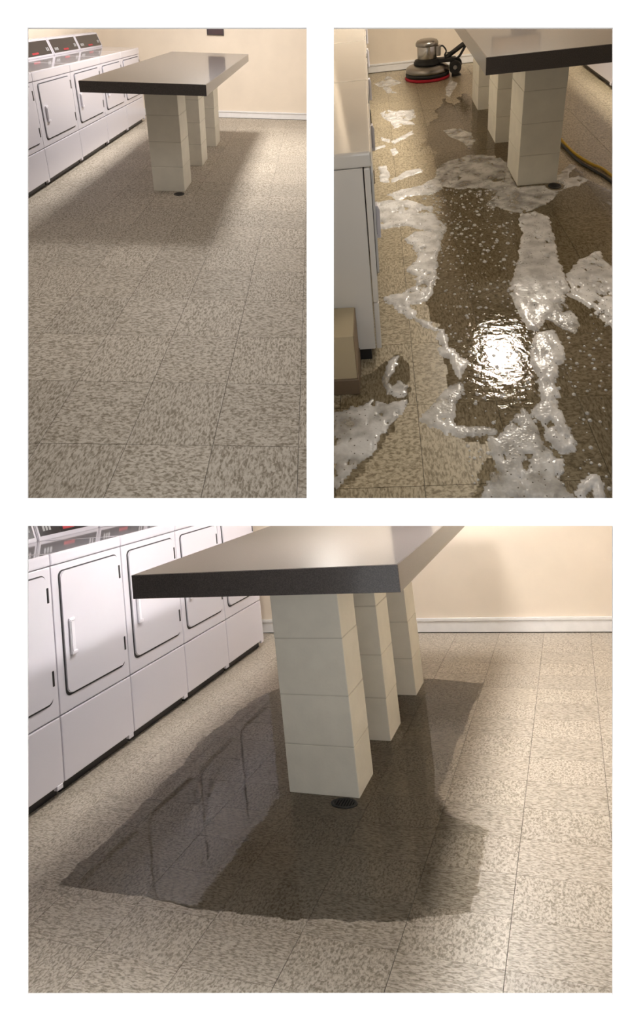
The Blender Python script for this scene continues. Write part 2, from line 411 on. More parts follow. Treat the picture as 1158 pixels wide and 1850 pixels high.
def pix(room, p):
    q = rt4(3) @ (ROOM[room] @ Vector(p))
    return (F_PX * q.x / q.z + PX, F_PX * q.y / q.z + PY) if q.z > .05 else (1e6, 1e6)

# ------------------------------------------------------------------ the white wall with three openings
def front_wall():
    z = WALL_Z
    X = [(px - PX) / F_PX * z for px in (50, 554, 603, 1107)]
    Y = [(py - PY) / F_PX * z for py in (50, 900, 950, 1800)]
    t, fl = 0.012, 0.004
    OX, OY = (-3.7, 3.9), (-5.6, 4.1)
    rects = [(X[0], X[1], Y[0], Y[1]), (X[2], X[3], Y[0], Y[1]), (X[0], X[3], Y[2], Y[3])]
    bm = bmesh.new()
    for zz, f in ((z, 0.0), (z + t, fl)):
        xs = sorted({*OX} | {v for r in rects for v in (r[0] - f, r[1] + f)})
        ys = sorted({*OY} | {v for r in rects for v in (r[2] - f, r[3] + f)})
        for i in range(len(xs) - 1):
            for j in range(len(ys) - 1):
                cx, cy = (xs[i] + xs[i + 1]) / 2, (ys[j] + ys[j + 1]) / 2
                if any(r[0] - f < cx < r[1] + f and r[2] - f < cy < r[3] + f for r in rects): continue
                bm.faces.new([bm.verts.new((xs[a], ys[b], zz)) for a, b in ((i, j), (i + 1, j), (i + 1, j + 1), (i, j + 1))])
    for r in rects:
        a = [(r[0], r[2]), (r[1], r[2]), (r[1], r[3]), (r[0], r[3])]
        b = [(r[0] - fl, r[2] - fl), (r[1] + fl, r[2] - fl), (r[1] + fl, r[3] + fl), (r[0] - fl, r[3] + fl)]
        for k in range(4):
            q = (k + 1) % 4
            bm.faces.new([bm.verts.new(p) for p in ((*a[k], z), (*a[q], z), (*b[q], z + t), (*b[k], z + t))])
    bmesh.ops.remove_doubles(bm, verts=bm.verts[:], dist=1e-5)
    bm.transform(CAMW)
    bmesh.ops.recalc_face_normals(bm, faces=bm.faces[:])
    cp = CAMW @ Vector((0, 0, z + t))
    zc = CAMW.to_3x3() @ Vector((0, 0, 1))
    for f_ in bm.faces:
        if abs((f_.calc_center_median() - cp).dot(zc)) < 1e-4: f_.material_index = 1
    wf = link('wall_front', bm, M['mat_white'])
    wf.data.materials.append(M['low_bounce'])  # back faces darkened to cut bounce into the rooms
    struct(wf, 'plain white wall with three rectangular openings into the rooms')
    # unseen outer shell, added to keep world light out of the rooms
    zb = 11.0
    for nm, q in (('light_shell_left', [(OX[0], OX[0] + .02), OY, (z + .013, zb)]), ('light_shell_right', [(OX[1] - .02, OX[1]), OY, (z + .013, zb)]),
                  ('light_shell_top', [OX, (OY[0], OY[0] + .02), (z + .013, zb)]), ('light_shell_bottom', [OX, (OY[1] - .02, OY[1]), (z + .013, zb)]), ('light_shell_back', [OX, OY, (zb, zb + .02)])):
        bm = bxm(*q[0], *q[1], *q[2])
        bm.transform(CAMW)
        struct(link(nm, bm, M['felt']), 'dark shell added around the rooms to block outside light')
    # added ledge that seals light off under the two upper openings
    k = (924 - PY) / F_PX
    bm = bmesh.new()
    x0, x1 = X[0] - .15, X[3] + .2
    z0, z1 = z + .013, 2.12
    prism(bm, [(k * z0, z0), (k * z1, z1), (k * z1 + .006, z1), (k * z0 + .006, z0)], 'x', x0, x1)
    bm.transform(CAMW)
    struct(link('light_seal_ledge', bm, M['felt']), 'dark ledge added below the two upper openings to seal off light')
front_wall()

# ------------------------------------------------------------------ room shells
def plate(name, room, m, pts3, thick, label, planes=None):
    """a flat slab from a quad (room coordinates) with thickness along its normal"""
    bm = bmesh.new()
    P = [Vector(p) for p in pts3]
    n = (P[1] - P[0]).cross(P[2] - P[1]).normalized()
    A = [bm.verts.new(p) for p in P]; B = [bm.verts.new(p - n * thick) for p in P]
    bm.faces.new(A); bm.faces.new(B[::-1])
    for i in range(4): bm.faces.new((A[i], B[i], B[(i + 1) % 4], A[(i + 1) % 4]))
    clip(bm, room, planes)
    if not bm.faces: bm.free(); return None
    return struct(link(name, bm, m, room=room), label)

def floor(room, x0, x1, y0, y1, gx, gy, sx, sy, m, label, planes):
    base = clip_poly([(x0, y0), (x1, y0), (x1, y1), (x0, y1)], room, planes)
    bm = prism(bmesh.new(), base, 'z', -0.018, -0.0030)
    fo = struct(link('floor', bm, M['grout'], room=room), label)
    fo.data.materials.append(M['ceiling'])                     # whitened underside, added to bounce light into the bottom room
    for p in fo.data.polygons:
        if p.normal.z < -.5: p.material_index = 1
    def tile_mesh(pts, flip, cx, cy):
        b = bmesh.new()
        g = 0.0007
        prism(b, pts, 'z', -0.003, 0.0)
        lay = b.loops.layers.uv.new('UVMap')
        bmesh.ops.recalc_face_normals(b, faces=b.faces[:])
        for f in b.faces:
            for lp in f.loops:
                u, v = (lp.vert.co.x) / sx, (lp.vert.co.y) / sy
                lp[lay].uv = (v, u) if flip else (u, v)
        me = bpy.data.meshes.new('tile'); b.to_mesh(me); b.free()
        me.materials.append(m)
        return me
    hx, hy = sx / 2 - .0009, sy / 2 - .0009 * sy / sx
    full = [(-hx, -hy), (hx, -hy), (hx, hy), (-hx, hy)]
    shared = [tile_mesh(full, k, 0, 0) for k in (0, 1)]
    i0, i1 = math.floor((x0 - gx) / sx), math.ceil((x1 - gx) / sx)
    j0, j1 = math.floor((y0 - gy) / sy), math.ceil((y1 - gy) / sy)
    n = 0
    WIN = {1: (50, 554, 50, 900), 2: (603, 1107, 50, 900), 3: (50, 1107, 950, 1800)}[room]
    allp = planes
    for i in range(i0, i1):
        for j in range(j0, j1):
            cx, cy = gx + (i + .5) * sx, gy + (j + .5) * sy
            q = [(cx + a, cy + b) for a, b in full]
            pp = [pix(room, (a, b, 0)) for a, b in q]
            if max(p[0] for p in pp) < WIN[0] - 60 or min(p[0] for p in pp) > WIN[1] + 90: continue
            if max(p[1] for p in pp) < WIN[2] or min(p[1] for p in pp) > WIN[3] + 90: continue
            r = clip_poly([(max(x0, min(x1, a)), max(y0, min(y1, b))) for a, b in q], room, allp)
            if len(r) < 3: continue
            area = abs(sum(r[k][0] * r[(k + 1) % len(r)][1] - r[(k + 1) % len(r)][0] * r[k][1] for k in range(len(r)))) / 2
            if area < 0.15 * sx * sy and area < .99 * sx * sy: 
                if area < 0.002: continue
            flip = (i + j) % 2
            if area > 0.985 * sx * sy * .98: me = shared[flip]
            else: me = tile_mesh([(a - cx, b - cy) for a, b in r], flip, cx, cy)
            o = bpy.data.objects.new('tile', me); C.objects.link(o)
            o.parent = fo; o.location = (cx, cy, 0)
            n += 1
    return fo

def baseboard(room, x0, x1, y, h, label, planes=None):
    bm = bxm(x0, x1, y - .014, y - .0005, 0.004, h * .80, bev=.003, seg=1)
    clip(bm, room, planes)
    o = struct(link('baseboard_back', bm, M['trim'], room=room), label)
    bm = bxm(x0, x1, y - .022, y - .0005, h * .80, h, bev=.004, seg=2)
    clip(bm, room, planes)
    link('cap_moulding', bm, M['trim'], parent=o)
    bm = bxm(x0, x1, y - .013, y - .0005, 0.0005, 0.004)
    clip(bm, room, planes)
    link('floor_gap', bm, M['trim_gap'], parent=o)
    return o

UND1, UND2 = floor_plane(1, -.02), floor_plane(2, -.02)
# --- top left room: dry floor
floor(1, -1.72, 1.6, -4.6, 4.07, 0.097, -3.416 - .09, 0.300, 0.429, M['tile1'], 'dry beige speckled vinyl tile floor', KEEP[1])
plate('wall_back', 1, M['wall'], [(-1.85, 4.0565, -.02), (1.9, 4.0565, -.02), (1.9, 4.0565, 2.4), (-1.85, 4.0565, 2.4)], .03, 'beige far wall above the dry floor')
plate('wall_left', 1, M['wall'], [(-1.72, -4.6, -.02), (-1.72, 4.06, -.02), (-1.72, 4.06, 2.4), (-1.72, -4.6, 2.4)], .03, 'beige wall behind the dryers in the dry room')
plate('ceiling', 1, M['low_bounce'], [(-1.9, -4.6, 2.4), (1.9, -4.6, 2.4), (1.9, 4.1, 2.4), (-1.9, 4.1, 2.4)], -.03, 'ceiling of the dry room, darkened to cut bounce light')
baseboard(1, -1.70, 1.6, 4.0565, 0.0901, 'white baseboard along the far wall of the dry room')
# --- top right room: soaked, foamy floor
floor(2, -1.6, 1.9, -3.2, 3.99, -0.777, -2.656 - .43, 0.300, 0.433, M['tile2'], 'soaked yellowish speckled vinyl tile floor under the foam', KEEP[2])
plate('wall_back', 2, M['wall'], [(-1.9, 3.9832, -.02), (1.95, 3.9832, -.02), (1.95, 3.9832, 2.4), (-1.9, 3.9832, 2.4)], .03, 'beige far wall behind the floor machine')
plate('wall_right', 2, M['wall'], [(1.95, 4.0, -.02), (1.95, -3.2, -.02), (1.95, -3.2, 2.4), (1.95, 4.0, 2.4)], .03, 'beige wall on the right side of the foamy room')
plate('ceiling', 2, M['ceiling'], [(-1.9, -3.4, 2.4), (2.0, -3.4, 2.4), (2.0, 4.0, 2.4), (-1.9, 4.0, 2.4)], -.03, 'white ceiling of the foamy room')
baseboard(2, -1.6, 1.94, 3.9832, 0.0932, 'white baseboard behind the floor machine')
# --- bottom room: puddle under the table
floor(3, -2.14, 1.52, -1.6, 2.22, 0.656, -0.735, 0.304, 0.1945, M['tile3'], 'damp beige speckled vinyl tile floor', [cplane(py=1822, keep=-1), cplane(z=WALL_Z + .02)])
plate('wall_back', 3, M['wall'], [(-2.17, 2.2149, -.02), (1.55, 2.2149, -.02), (1.55, 2.2149, 1.9), (-2.17, 2.2149, 1.9)], .03, 'beige far wall above the puddle', [UND1, UND2])
plate('wall_left', 3, M['wall'], [(-2.14, -1.0, -.02), (-2.14, 2.22, -.02), (-2.14, 2.22, 1.9), (-2.14, -1.0, 1.9)], .03, 'beige wall behind the dryers beside the puddle', [UND1, cplane(z=WALL_Z + .02)])
plate('wall_right', 3, M['wall'], [(1.52, 2.2, -.02), (1.52, -1.5, -.02), (1.52, -1.5, 1.9), (1.52, 2.2, 1.9)], .03, 'beige wall on the right of the bottom room', [UND2, cplane(z=WALL_Z + .02)])
plate('ceiling', 3, M['ceiling'], [(-2.17, .5, 1.86), (1.55, .5, 1.86), (1.55, 2.25, 1.86), (-2.17, 2.25, 1.86)], -.02, 'white ceiling of the bottom room', [UND1, UND2])
baseboard(3, -2.12, 1.51, 2.2149, 0.1075, 'white baseboard along the far wall beyond the puddle', [])
# partition between the two upper rooms (its two faces)
def partition(name, pxa, pxb, room, label, m):
    bm = bmesh.new()
    sa, sb = (pxa - PX) / F_PX, (pxb - PX) / F_PX
    q = [(1.42, -5.5), (10.6, -5.5), (10.6, 3.0), (1.42, 3.0)]
    A = [bm.verts.new((sa * z, y, z)) for z, y in q]
    B = [bm.verts.new((sb * z, y, z)) for z, y in q]
    bm.faces.new(A); bm.faces.new(B[::-1])
    for i in range(4): bm.faces.new((A[i], B[i], B[(i + 1) % 4], A[(i + 1) % 4]))
    bm.transform(CAMW)
    p, n = floor_plane(room, -.018)
    clip(bm, 3, [(p, -n), cplane(py=924, keep=-1)])
    struct(link(name, bm, M[m]), label)
partition('wall_right', 574.9, 578.5, 1, 'greige side partition right of the dry room, tone set for bounce light', 'bounce_greige')
partition('wall_left', 578.5, 582.1, 2, 'beige side wall behind the dryers of the foamy room', 'wall')

# ------------------------------------------------------------------ ceiling lights
def ceiling_light(room, x0, x1, y0, y1, z, label, group=None, gain=1.0):
    t = thing('ceiling_light', label, 'light', room, ((x0 + x1) / 2, (y0 + y1) / 2, z), 0, group)
    hx, hy = (x1 - x0) / 2, (y1 - y0) / 2
    b = bmesh.new()
    for a in ((-hx - .02, -hx, -hy - .02, hy + .02), (hx, hx + .02, -hy - .02, hy + .02), (-hx, hx, -hy - .02, -hy), (-hx, hx, hy, hy + .02)):
        box(b, *a, 0, .03)
    box(b, -hx - .02, hx + .02, -hy - .02, hy + .02, .03, .04)
    link('housing', b, M['trim'], parent=t)
    e, col = LAMP[room]
    link('diffuser', bxm(-hx, hx, -hy, hy, .006, .012), emit('lamp_diffuser', col, e * gain), parent=t)
G1, G3 = 'ceiling lights above the dry room', 'ceiling lights above the puddle'
ceiling_light(1, -.13, .25, .62, 1.07, 2.34, 'ceiling light above the near half of the table, dry room', G1)
ceiling_light(1, -.13, .25, 1.97, 2.42, 2.34, 'ceiling light above the far half of the table, dry room', G1, 1.08)
ceiling_light(1, -.2, .8, -2.95, -2.05, 2.34, 'fill light added over the empty near floor, dry room', G1, .055)  # added fill lamp, brightens the near floor and pier front
ceiling_light(2, .08, .44, 1.08, 1.80, 2.34, 'ceiling light above the table in the foamy room')
ceiling_light(2, -.2, .3, -1.5, -1.1, 2.34, 'fill light added nearer the camera in the foamy room', None, .10)  # unseen fill lamp, added to lift the pier and dryer side
for x, xs in ((-.69, 'on the dryer side'), (.17, 'on the side away from the dryers')):
    for y, ys in (((.02 if x < 0 else .14), 'near'), (1.30, 'far')):
        ceiling_light(3, x, x + .19, y, y + .30, 1.78, 'small ceiling light %s, %s end, bottom room' % (xs, ys), G3, (.8 if y < 1 else .6) if x < 0 else (1.65 if y < 1 else .58))

# ------------------------------------------------------------------ dryers
def make_dryer(room, W, D, H, zs, zl, loc, rz, label, group, console=True, fm='enamel', tm='enamel_top', cut=None):
    t = thing('dryer', label, 'dryer', room, loc, rz, group)
    g = .0025
    toe = .055
    def part(name, bm, m, parent=t, smooth=False):
        if cut:
            clip_local(bm, t, cut)
        return link(name, bm, M[m], parent=parent, smooth=smooth)
    part('body', bxm(g, W - g, .026, D, toe, zl - .002, bev=.003, seg=1), fm)
    part('toe_kick', bxm(.01, W - .01, .045, D - .02, 0.0005, toe), 'black')
    part('lower_panel', bxm(g, W - g, 0, .022, toe, zs - g, bev=.006, seg=2), fm)
    part('front_panel', bxm(g, W - g, 0, .022, zs + g, zl - g, bev=.005, seg=2), fm)
    b = bxm(.0015, W - .0015, -.006, D, zl, H, bev=.012, seg=3)
    part('lid', b, tm)
    hh = zl - zs
    x0, x1, z0, z1 = .10 * W, .925 * W, zs + .115 * hh, zl - .055 * hh
    b = prism(bmesh.new(), rrect(x0, x1, z0, z1, .028), 'y', -.010, -.001)
    bmesh.ops.bevel(b, geom=[e for e in b.edges if all(abs(v.co.y + .010) < 1e-5 for v in e.verts)], offset=.004, segments=2, affect='EDGES')
    d = part('door', b, fm)
    b = prism(bmesh.new(), rrect(x0 - .008, x1 + .003, z0 - .011, z1 + .006, .03), 'y', -.0015, -.0005)
    part('door_gap', b, 'gasket', d)
    # grip: scooped vertical pull near the left edge
    hx, hz, hw, hl = x0 + .055 * W, z0 + .30 * (z1 - z0), min(.075 * W, .05), .30 * (z1 - z0)
    b = bmesh.new()
    prism(b, [(hz, -.011), (hz + .012, -.026), (hz + hl - .012, -.026), (hz + hl, -.011)], 'x', 0, 1)
    for v in b.verts:                                   # (y,z) swapped above: rebuild as x, y, z
        y, z = v.co.z, v.co.y
        v.co = Vector((hx + v.co.x * hw * .38, y, z))
    bmesh.ops.bevel(b, geom=b.edges[:], offset=.004, segments=2, affect='EDGES')
    box(b, hx + hw * .3, hx + hw, -.0145, -.009, hz + .012, hz + hl - .012, bev=.002, seg=1)
    box(b, hx, hx + hw, -.026, -.009, hz, hz + .018, bev=.004)
    box(b, hx, hx + hw, -.020, -.009, hz + hl - .016, hz + hl, bev=.004)
    part('handle', b, 'handle', d)
    for f in (.16, .82):
        zc = z1 - f * (z1 - z0)
        part('hinge', bxm(x1 - .004, x1 + .010 * W / .6, -.0125, -.001, zc - .035, zc + .035, bev=.002, seg=1), 'black', d)
    # levelling bracket at the lower right corner
    part('bracket', bxm(W - .05, W - .012, -.002, .02, toe - .018, toe + .004, bev=.002, seg=1), 'enamel')
    if console:
        ch = H * .175
        b = prism(bmesh.new(), [(D - .16, H), (D - .105, H + ch), (D - .06, H + ch + .006), (D - .02, H + ch), (D - .02, H)], 'x', .004, W - .004)
        bmesh.ops.bevel(b, geom=b.edges[:], offset=.005, segments=2, affect='EDGES')
        c = part('console', b, 'enamel')
        # black control glass lying on the sloped face
        sl = Vector((0, .055, ch)).normalized(); nn = Vector((0, -ch, .055)).normalized()
        o0 = Vector((0, D - .16, H))
        def on(s, u, k): return o0 + Vector((s * W, 0, 0)) + sl * (u * math.hypot(.055, ch)) + nn * k
        def slab(s0, s1, u0, u1, k):
            bb = bmesh.new()
            A = [bb.verts.new(on(s, u, k)) for s, u in ((s0, u0), (s1, u0), (s1, u1), (s0, u1))]
            B = [bb.verts.new(on(s, u, .0003)) for s, u in ((s0, u0), (s1, u0), (s1, u1), (s0, u1))]
            bb.faces.new(A); bb.faces.new(B[::-1])
            for i in range(4): bb.faces.new((A[i], B[i], B[(i + 1) % 4], A[(i + 1) % 4]))
            return bb
        p = part('control_panel', slab(.045, .955, .12, .90, .002), 'panel_black', c)
        part('red_lettering', slab(.40, .58, .20, .30, .0026), 'red', p)
        for k in range(3):
            part('button', slab(.10 + .045 * k, .13 + .045 * k, .26, .42, .003), 'grey_print', p)
        for k in range(2):
            part('button', slab(.84 + .045 * k, .865 + .045 * k, .30, .5, .003), 'grey_print', p)
    return t
def clip_local(bm, t, planes):
    bpy.context.view_layer.update()
    inv = t.matrix_world.inverted()
    for p, n in planes:
        lp = inv @ p; ln = (inv.to_3x3() @ n).normalized()
        r = bmesh.ops.bisect_plane(bm, geom=bm.verts[:] + bm.edges[:] + bm.faces[:], plane_co=lp, plane_no=ln, clear_inner=True, dist=1e-6)
        ed = [e for e in r['geom_cut'] if isinstance(e, bmesh.types.BMEdge)]
        if ed:
            try: bmesh.ops.edgeloop_fill(bm, edges=ed)
            except Exception: pass
RZ = math.pi / 2
def dryer_row(room, Xd, Ys, D, H, zs, zl, labels, group, **kw):
    first = None
    for y0, y1, lab in zip(Ys, Ys[1:], labels):
        make_dryer(room, y1 - y0, D, H, zs, zl, (Xd, y0, 0), RZ, lab, group, **kw)
dryer_row(1, -1.1056, [-.80, .0734, .9501, 1.8368, 2.66, 3.5276], .585, .8423, .2955, .775,
          ['white dryer cut off by the left edge of the dry room', 'white dryer left of the table, its whole door in view, dry room',
           'white dryer whose handle is half behind the table corner, dry room', 'white dryer seen above and below the table edge, dry room',
           'white dryer at the far end of the row, dry room'], 'row of white dryers in the dry room')
dryer_row(3, -1.3796, [-.70, -.1819, .3287, .8484, 1.3573, 1.8893], .74, 1.098, .3487, 1.0407,
          ['white dryer cut off by the left edge beside the puddle', 'white dryer with its whole door in view beside the puddle',
           'white dryer behind the near left corner of the table, bottom room', 'white dryer half hidden by the tabletop, bottom room',
           'white dryer at the far end of the row, bottom room'], 'row of white dryers in the bottom room')
PART2 = [cplane(px=583, keep=1)]
YS2 = [-1.8977, -.74, .42, 1.57, 2.72, 3.86]
for k, lab in enumerate(['white dryer nearest the camera with its side panel showing, foamy room', 'second white dryer from the camera, foamy room',
                         'third white dryer from the camera, foamy room', 'fourth white dryer from the camera, foamy room', 'white dryer nearest the baseboard, foamy room']):
    make_dryer(2, YS2[k + 1] - YS2[k], .62, .88, .2778, .825, (-.905 - .0137 * (YS2[k] + 1.9), YS2[k], 0), RZ + .0137, lab, 'row of white dryers in the foamy room', console=False, fm='enamel_gloss', tm='enamel_gloss', cut=PART2)
make_dryer(2, 1.1, .62, .88, .2778, .825, (1.205, 3.25, 0), -RZ, 'white machine glimpsed under the table at the right edge, foamy room', 'white machines right of the table', console=False)
make_dryer(2, 1.1, .62, .88, .2778, .825, (1.205, 2.145, 0), -RZ, 'white machine hidden behind the tabletop at the right edge, foamy room', 'white machines right of the table', console=False)

# end of wall beside the nearest dryer in the foamy room
def wall_stub():
    b = bxm(-1.5, -1.006, -2.125, -1.905, 0.0005, .27)
    clip(b, 2)
    o = struct(link('wall_left', b, M['stub'], room=2), 'low end of a beige textured wall beside the nearest dryer')
    b = bxm(-1.0055, -1.002, -2.122, -1.905, .075, .268)
    clip(b, 2)
    link('stub_side_face', b, M['stub_side'], parent=o)  # thin plate giving the wall end a browner side face
    b = bxm(-1.5, -.998, -2.135, -1.905, 0.0005, .074, bev=.003, seg=1)
    clip(b, 2)
    struct(link('baseboard_left', b, M['brown_base'], room=2), 'brown rubber baseboard around the wall end')
wall_stub()

# ------------------------------------------------------------------ tables and block piers
def pier(room, x0, y0, wx, wy, joints, label, group):
    t = thing('block_pier', label, 'pier', room, (x0 + wx / 2, y0 + wy / 2, 0), 0, group)
    hx, hy = wx / 2, wy / 2
    zs = [0.0005] + list(joints)
    core = bmesh.new()
    for z in joints[:-1]:
        box(core, -hx + .002, hx - .002, -hy + .002, hy - .002, z - .004, z + .004)
    link('mortar', core, M['mortar'], parent=t)
    for k, (a, b) in enumerate(zip(zs, zs[1:])):
        j = [random.uniform(-.0015, .0015) for _ in range(2)]
        link('block', bxm(-hx, hx, -hy, hy, a + (.0015 if k else 0), b - (.0015 if k < len(joints) - 1 else 0), bev=.004, seg=2), M['block'], parent=t, loc=(j[0], j[1], 0))
    return t
def table(room, x0, x1, y0, y1, zt, th, label):
    t = thing('table', label, 'table', room, ((x0 + x1) / 2, (y0 + y1) / 2, zt - th), 0)
    hx, hy = (x1 - x0) / 2, (y1 - y0) / 2
    e = .004
    link('tabletop', bxm(-hx + e, hx - e, -hy + e, hy - e, 0, th, bev=.0015, seg=1), M['laminate'], parent=t)
    for a in ((-hx, hx, -hy, -hy + e), (-hx, hx, hy - e, hy), (-hx, -hx + e, -hy + e, hy - e), (hx - e, hx, -hy + e, hy - e)):
        link('edge_band', bxm(*a, .0005, th - .0008, bev=.001, seg=1), M['laminate_edge'], parent=t)
    return t
table(1, -.5429, .3096, -.5741, 2.7157, .8592, .072, 'long dark grey-brown laminate table in the dry room')
J1 = (.192, .383, .577, .7872)
for y, lab in ((0, 'nearest white block pier, floor drain at its foot, dry room'), (.9797, 'middle white block pier in the dry room'), (1.958, 'farthest white block pier in the dry room')):
    pier(1, -.2521, y, .2521, .3345, J1, lab, 'white block piers in the dry room')
table(2, -.2887, .72, -.3934, 2.85, .8556, .0879, 'dark laminate table reflecting the wall above the foam')
J2 = (.190, .384, .573, .7677)
for y, lab in ((0, 'nearest white block pier standing in foam'), (.9357, 'middle white block pier above the soapy floor'), (1.9296, 'farthest white block pier, beside the floor machine')):
    pier(2, 0, y, .2499, .3884, J2, lab, 'white block piers in the foamy room')
table(3, -.8132, .3672, -.3078, 1.62, 1.0077, .1004, 'dark grey-brown laminate table above the puddle')
J3 = (.203, .41, .648, .9073)
for y, lab in ((0, 'large nearest white block pier with a drain at its foot, bottom room'), (.5026, 'middle white block pier in the puddle'), (1.0573, 'farthest white block pier in the bottom room')):
    pier(3, -.3205, y, .3205, .1996, J3, lab, 'white block piers in the bottom room')

# ------------------------------------------------------------------ floor drains
def drain(room, x, y, r, sy, label):
    t = thing('floor_drain', label, 'drain', room, (x, y, 0), 0)
    b = lathe(bmesh.new(), [(r, 0.0006), (r, .003), (r * .96, .0045), (r * .78, .0045), (r * .76, .003), (r * .74, .0006)], 36)
    for v in b.verts: v.co.y *= sy
    link('rim', b, M['iron'], parent=t, smooth=True)
    b = lathe(bmesh.new(), [(r * .77, .0004), (r * .77, .0012)], 36)
    for v in b.verts: v.co.y *= sy
    link('opening', b, M['hole'], parent=t)
    for k in range(-3, 4):
        u = k * r * .2
        h = math.sqrt(max((r * .76) ** 2 - u * u, 0)) * .98
        if h > .006: link('grate_bar', bxm(u - r * .045, u + r * .045, -h * sy, h * sy, .0013, .004), M['iron'], parent=t)
drain(1, -.032, -.085, .042, 1.3, 'round dark floor drain in front of the nearest pier, dry room')
drain(2, .224, -.056, .040, 1.3, 'round dark floor drain among the foam at the pier foot')
drain(3, -.052, -.045, .058, .62, 'round dark floor drain at the foot of the large pier, bottom room')

# ------------------------------------------------------------------ wall posters (seen mostly as reflections in the tables)
def poster(room, x0, x1, z0, z1, y, label, m='maroon', th=.02):
    t = thing('poster', label, 'poster', room, ((x0 + x1) / 2, y, z0), 0)
    hx = (x1 - x0) / 2
    link('frame', bxm(-hx, hx, -th, -.0005, 0, z1 - z0, bev=.003, seg=1), M['frame_dark'], parent=t)
    link('print', bxm(-hx + .012, hx - .012, -th - .0015, -th - .0002, .012, z1 - z0 - .012), M[m], parent=t)
poster(1, -.330, -.115, .985, 1.62, 4.0565, 'dark maroon poster on the far wall, cut off by the top edge')
poster(3, -.36, -.05, 1.20, 1.60, 2.2149, 'dark maroon poster mirrored in the tabletop, bottom room')
poster(2, .42, .95, 1.48, 1.66, 3.9832, 'orange-brown cork notice board mirrored in the table, foamy room', 'cork')
poster(2, .63, .90, 1.30, 1.47, 3.9832, 'dark maroon notice mirrored in the table, foamy room', 'maroon')

# ------------------------------------------------------------------ floor machine
def floor_machine():
    t = thing('floor_machine', 'steel floor scrubbing machine with a red pad by the far wall', 'floor machine', 2, (-.338, 3.42, 0), math.radians(-8))
    def L(name, prof, m, parent=t, seg=48, c=(0, 0)):
        return link(name, lathe(bmesh.new(), prof, seg, c), M[m], parent=parent, smooth=False)
    def sm(o):
        for p in o.data.polygons: p.use_smooth = len(p.vertices) == 4
        return o
    sm(L('scrub_pad', [(.232, .002), (.238, .006), (.238, .026), (.232, .030)], 'pad_red'))
    sm(L('bumper', [(.222, .030), (.232, .034), (.234, .060), (.226, .068), (.20, .070)], 'rubber'))
    sm(L('cover', [(.222, .068), (.229, .074), (.230, .092), (.222, .112), (.200, .128), (.165, .138), (.14, .142)], 'chrome_dull'))
    sm(L('motor_base', [(.138, .140), (.142, .146), (.142, .168), (.132, .174), (.132, .184), (.112, .192)], 'rubber'))
    m = sm(L('motor', [(.102, .188), (.104, .192), (.104, .318), (.102, .322)], 'chrome'))
    sm(L('motor_cap', [(.116, .318), (.120, .326), (.119, .345), (.106, .366), (.075, .378), (.03, .381)], 'chrome_dull', m))
    link('switch_box', bxm(.095, .145, -.05, .03, .215, .315, bev=.012), M['chrome_dull'], parent=m)
    link('yoke', bxm(.09, .30, -.055, .055, .150, .190, bev=.012), M['rubber'], parent=t)
    for s in (-1, 1):
        b = lathe(bmesh.new(), [(.058, -.018), (.064, -.012), (.064, .012), (.058, .018)], 28)
        b.transform(Matrix.Translation((.298, s * .085, .105)) @ Matrix.Rotation(math.pi / 2, 4, 'X'))
        w = link('wheel', b, M['rubber'], parent=t)
        b = lathe(bmesh.new(), [(.020, -.021), (.022, -.018), (.022, .018), (.020, .021)], 18)
        b.transform(Matrix.Translation((.298, s * .085, .105)) @ Matrix.Rotation(math.pi / 2, 4, 'X'))
        link('hub', b, M['chrome_dull'], parent=w)
    link('axle', tube(bmesh.new(), [(.298, -.08, .105), (.298, .08, .105)], .010), M['iron'], parent=t)
    # folding handle: lower tube, brace and clamp
    h = link('handle', tube(bmesh.new(), [(.20, 0, .190), (.42, 0, .330)], .024, 14), M['iron'], parent=t)
    link('brace', tube(bmesh.new(), [(.30, 0, .155), (.345, 0, .20), (.41, 0, .305)], .013), M['rubber'], parent=h)
    b = bxm(-.035, .035, -.035, .035, -.055, .055, bev=.012)
    b.transform(Matrix.Translation((.42, 0, .335)) @ Matrix.Rotation(math.radians(-35), 4, 'Y'))
    link('clamp', b, M['rubber'], parent=h)
    link('pedal', prism(bmesh.new(), [(.26, .002), (.36, .010), (.30, .075), (.26, .075)], 'y', -.03, .03), M['iron'], parent=t)
    link('power_cable', tube(bmesh.new(), spline([(.13, -.02, .30), (.165, -.02, .305), (.20, -.01, .255), (.185, 0, .215), (.19, 0, .19)]), .008), M['cord_black'], parent=t)
    link('loose_wire', tube(bmesh.new(), spline([(.19, -.03, .19), (.20, -.04, .235), (.26, -.04, .245), (.31, -.03, .25)]), .004), M['cord_black'], parent=t)
floor_machine()

def cord(name, pts, r, m, label):
    P = spline([(a, b, r + .0015) for a, b in pts], 10)
    tag(link(name, tube(bmesh.new(), P, r, 12), M[m], room=2, smooth=True), label, 'cord')
cord('power_cord', POLY['cord'], .009, 'yellow', 'yellow power cord lying beside the nearest pier, foamy room')
cord('power_cord', POLY['cord2'], .009, 'cord_black', 'black power cord lying alongside the yellow cord')

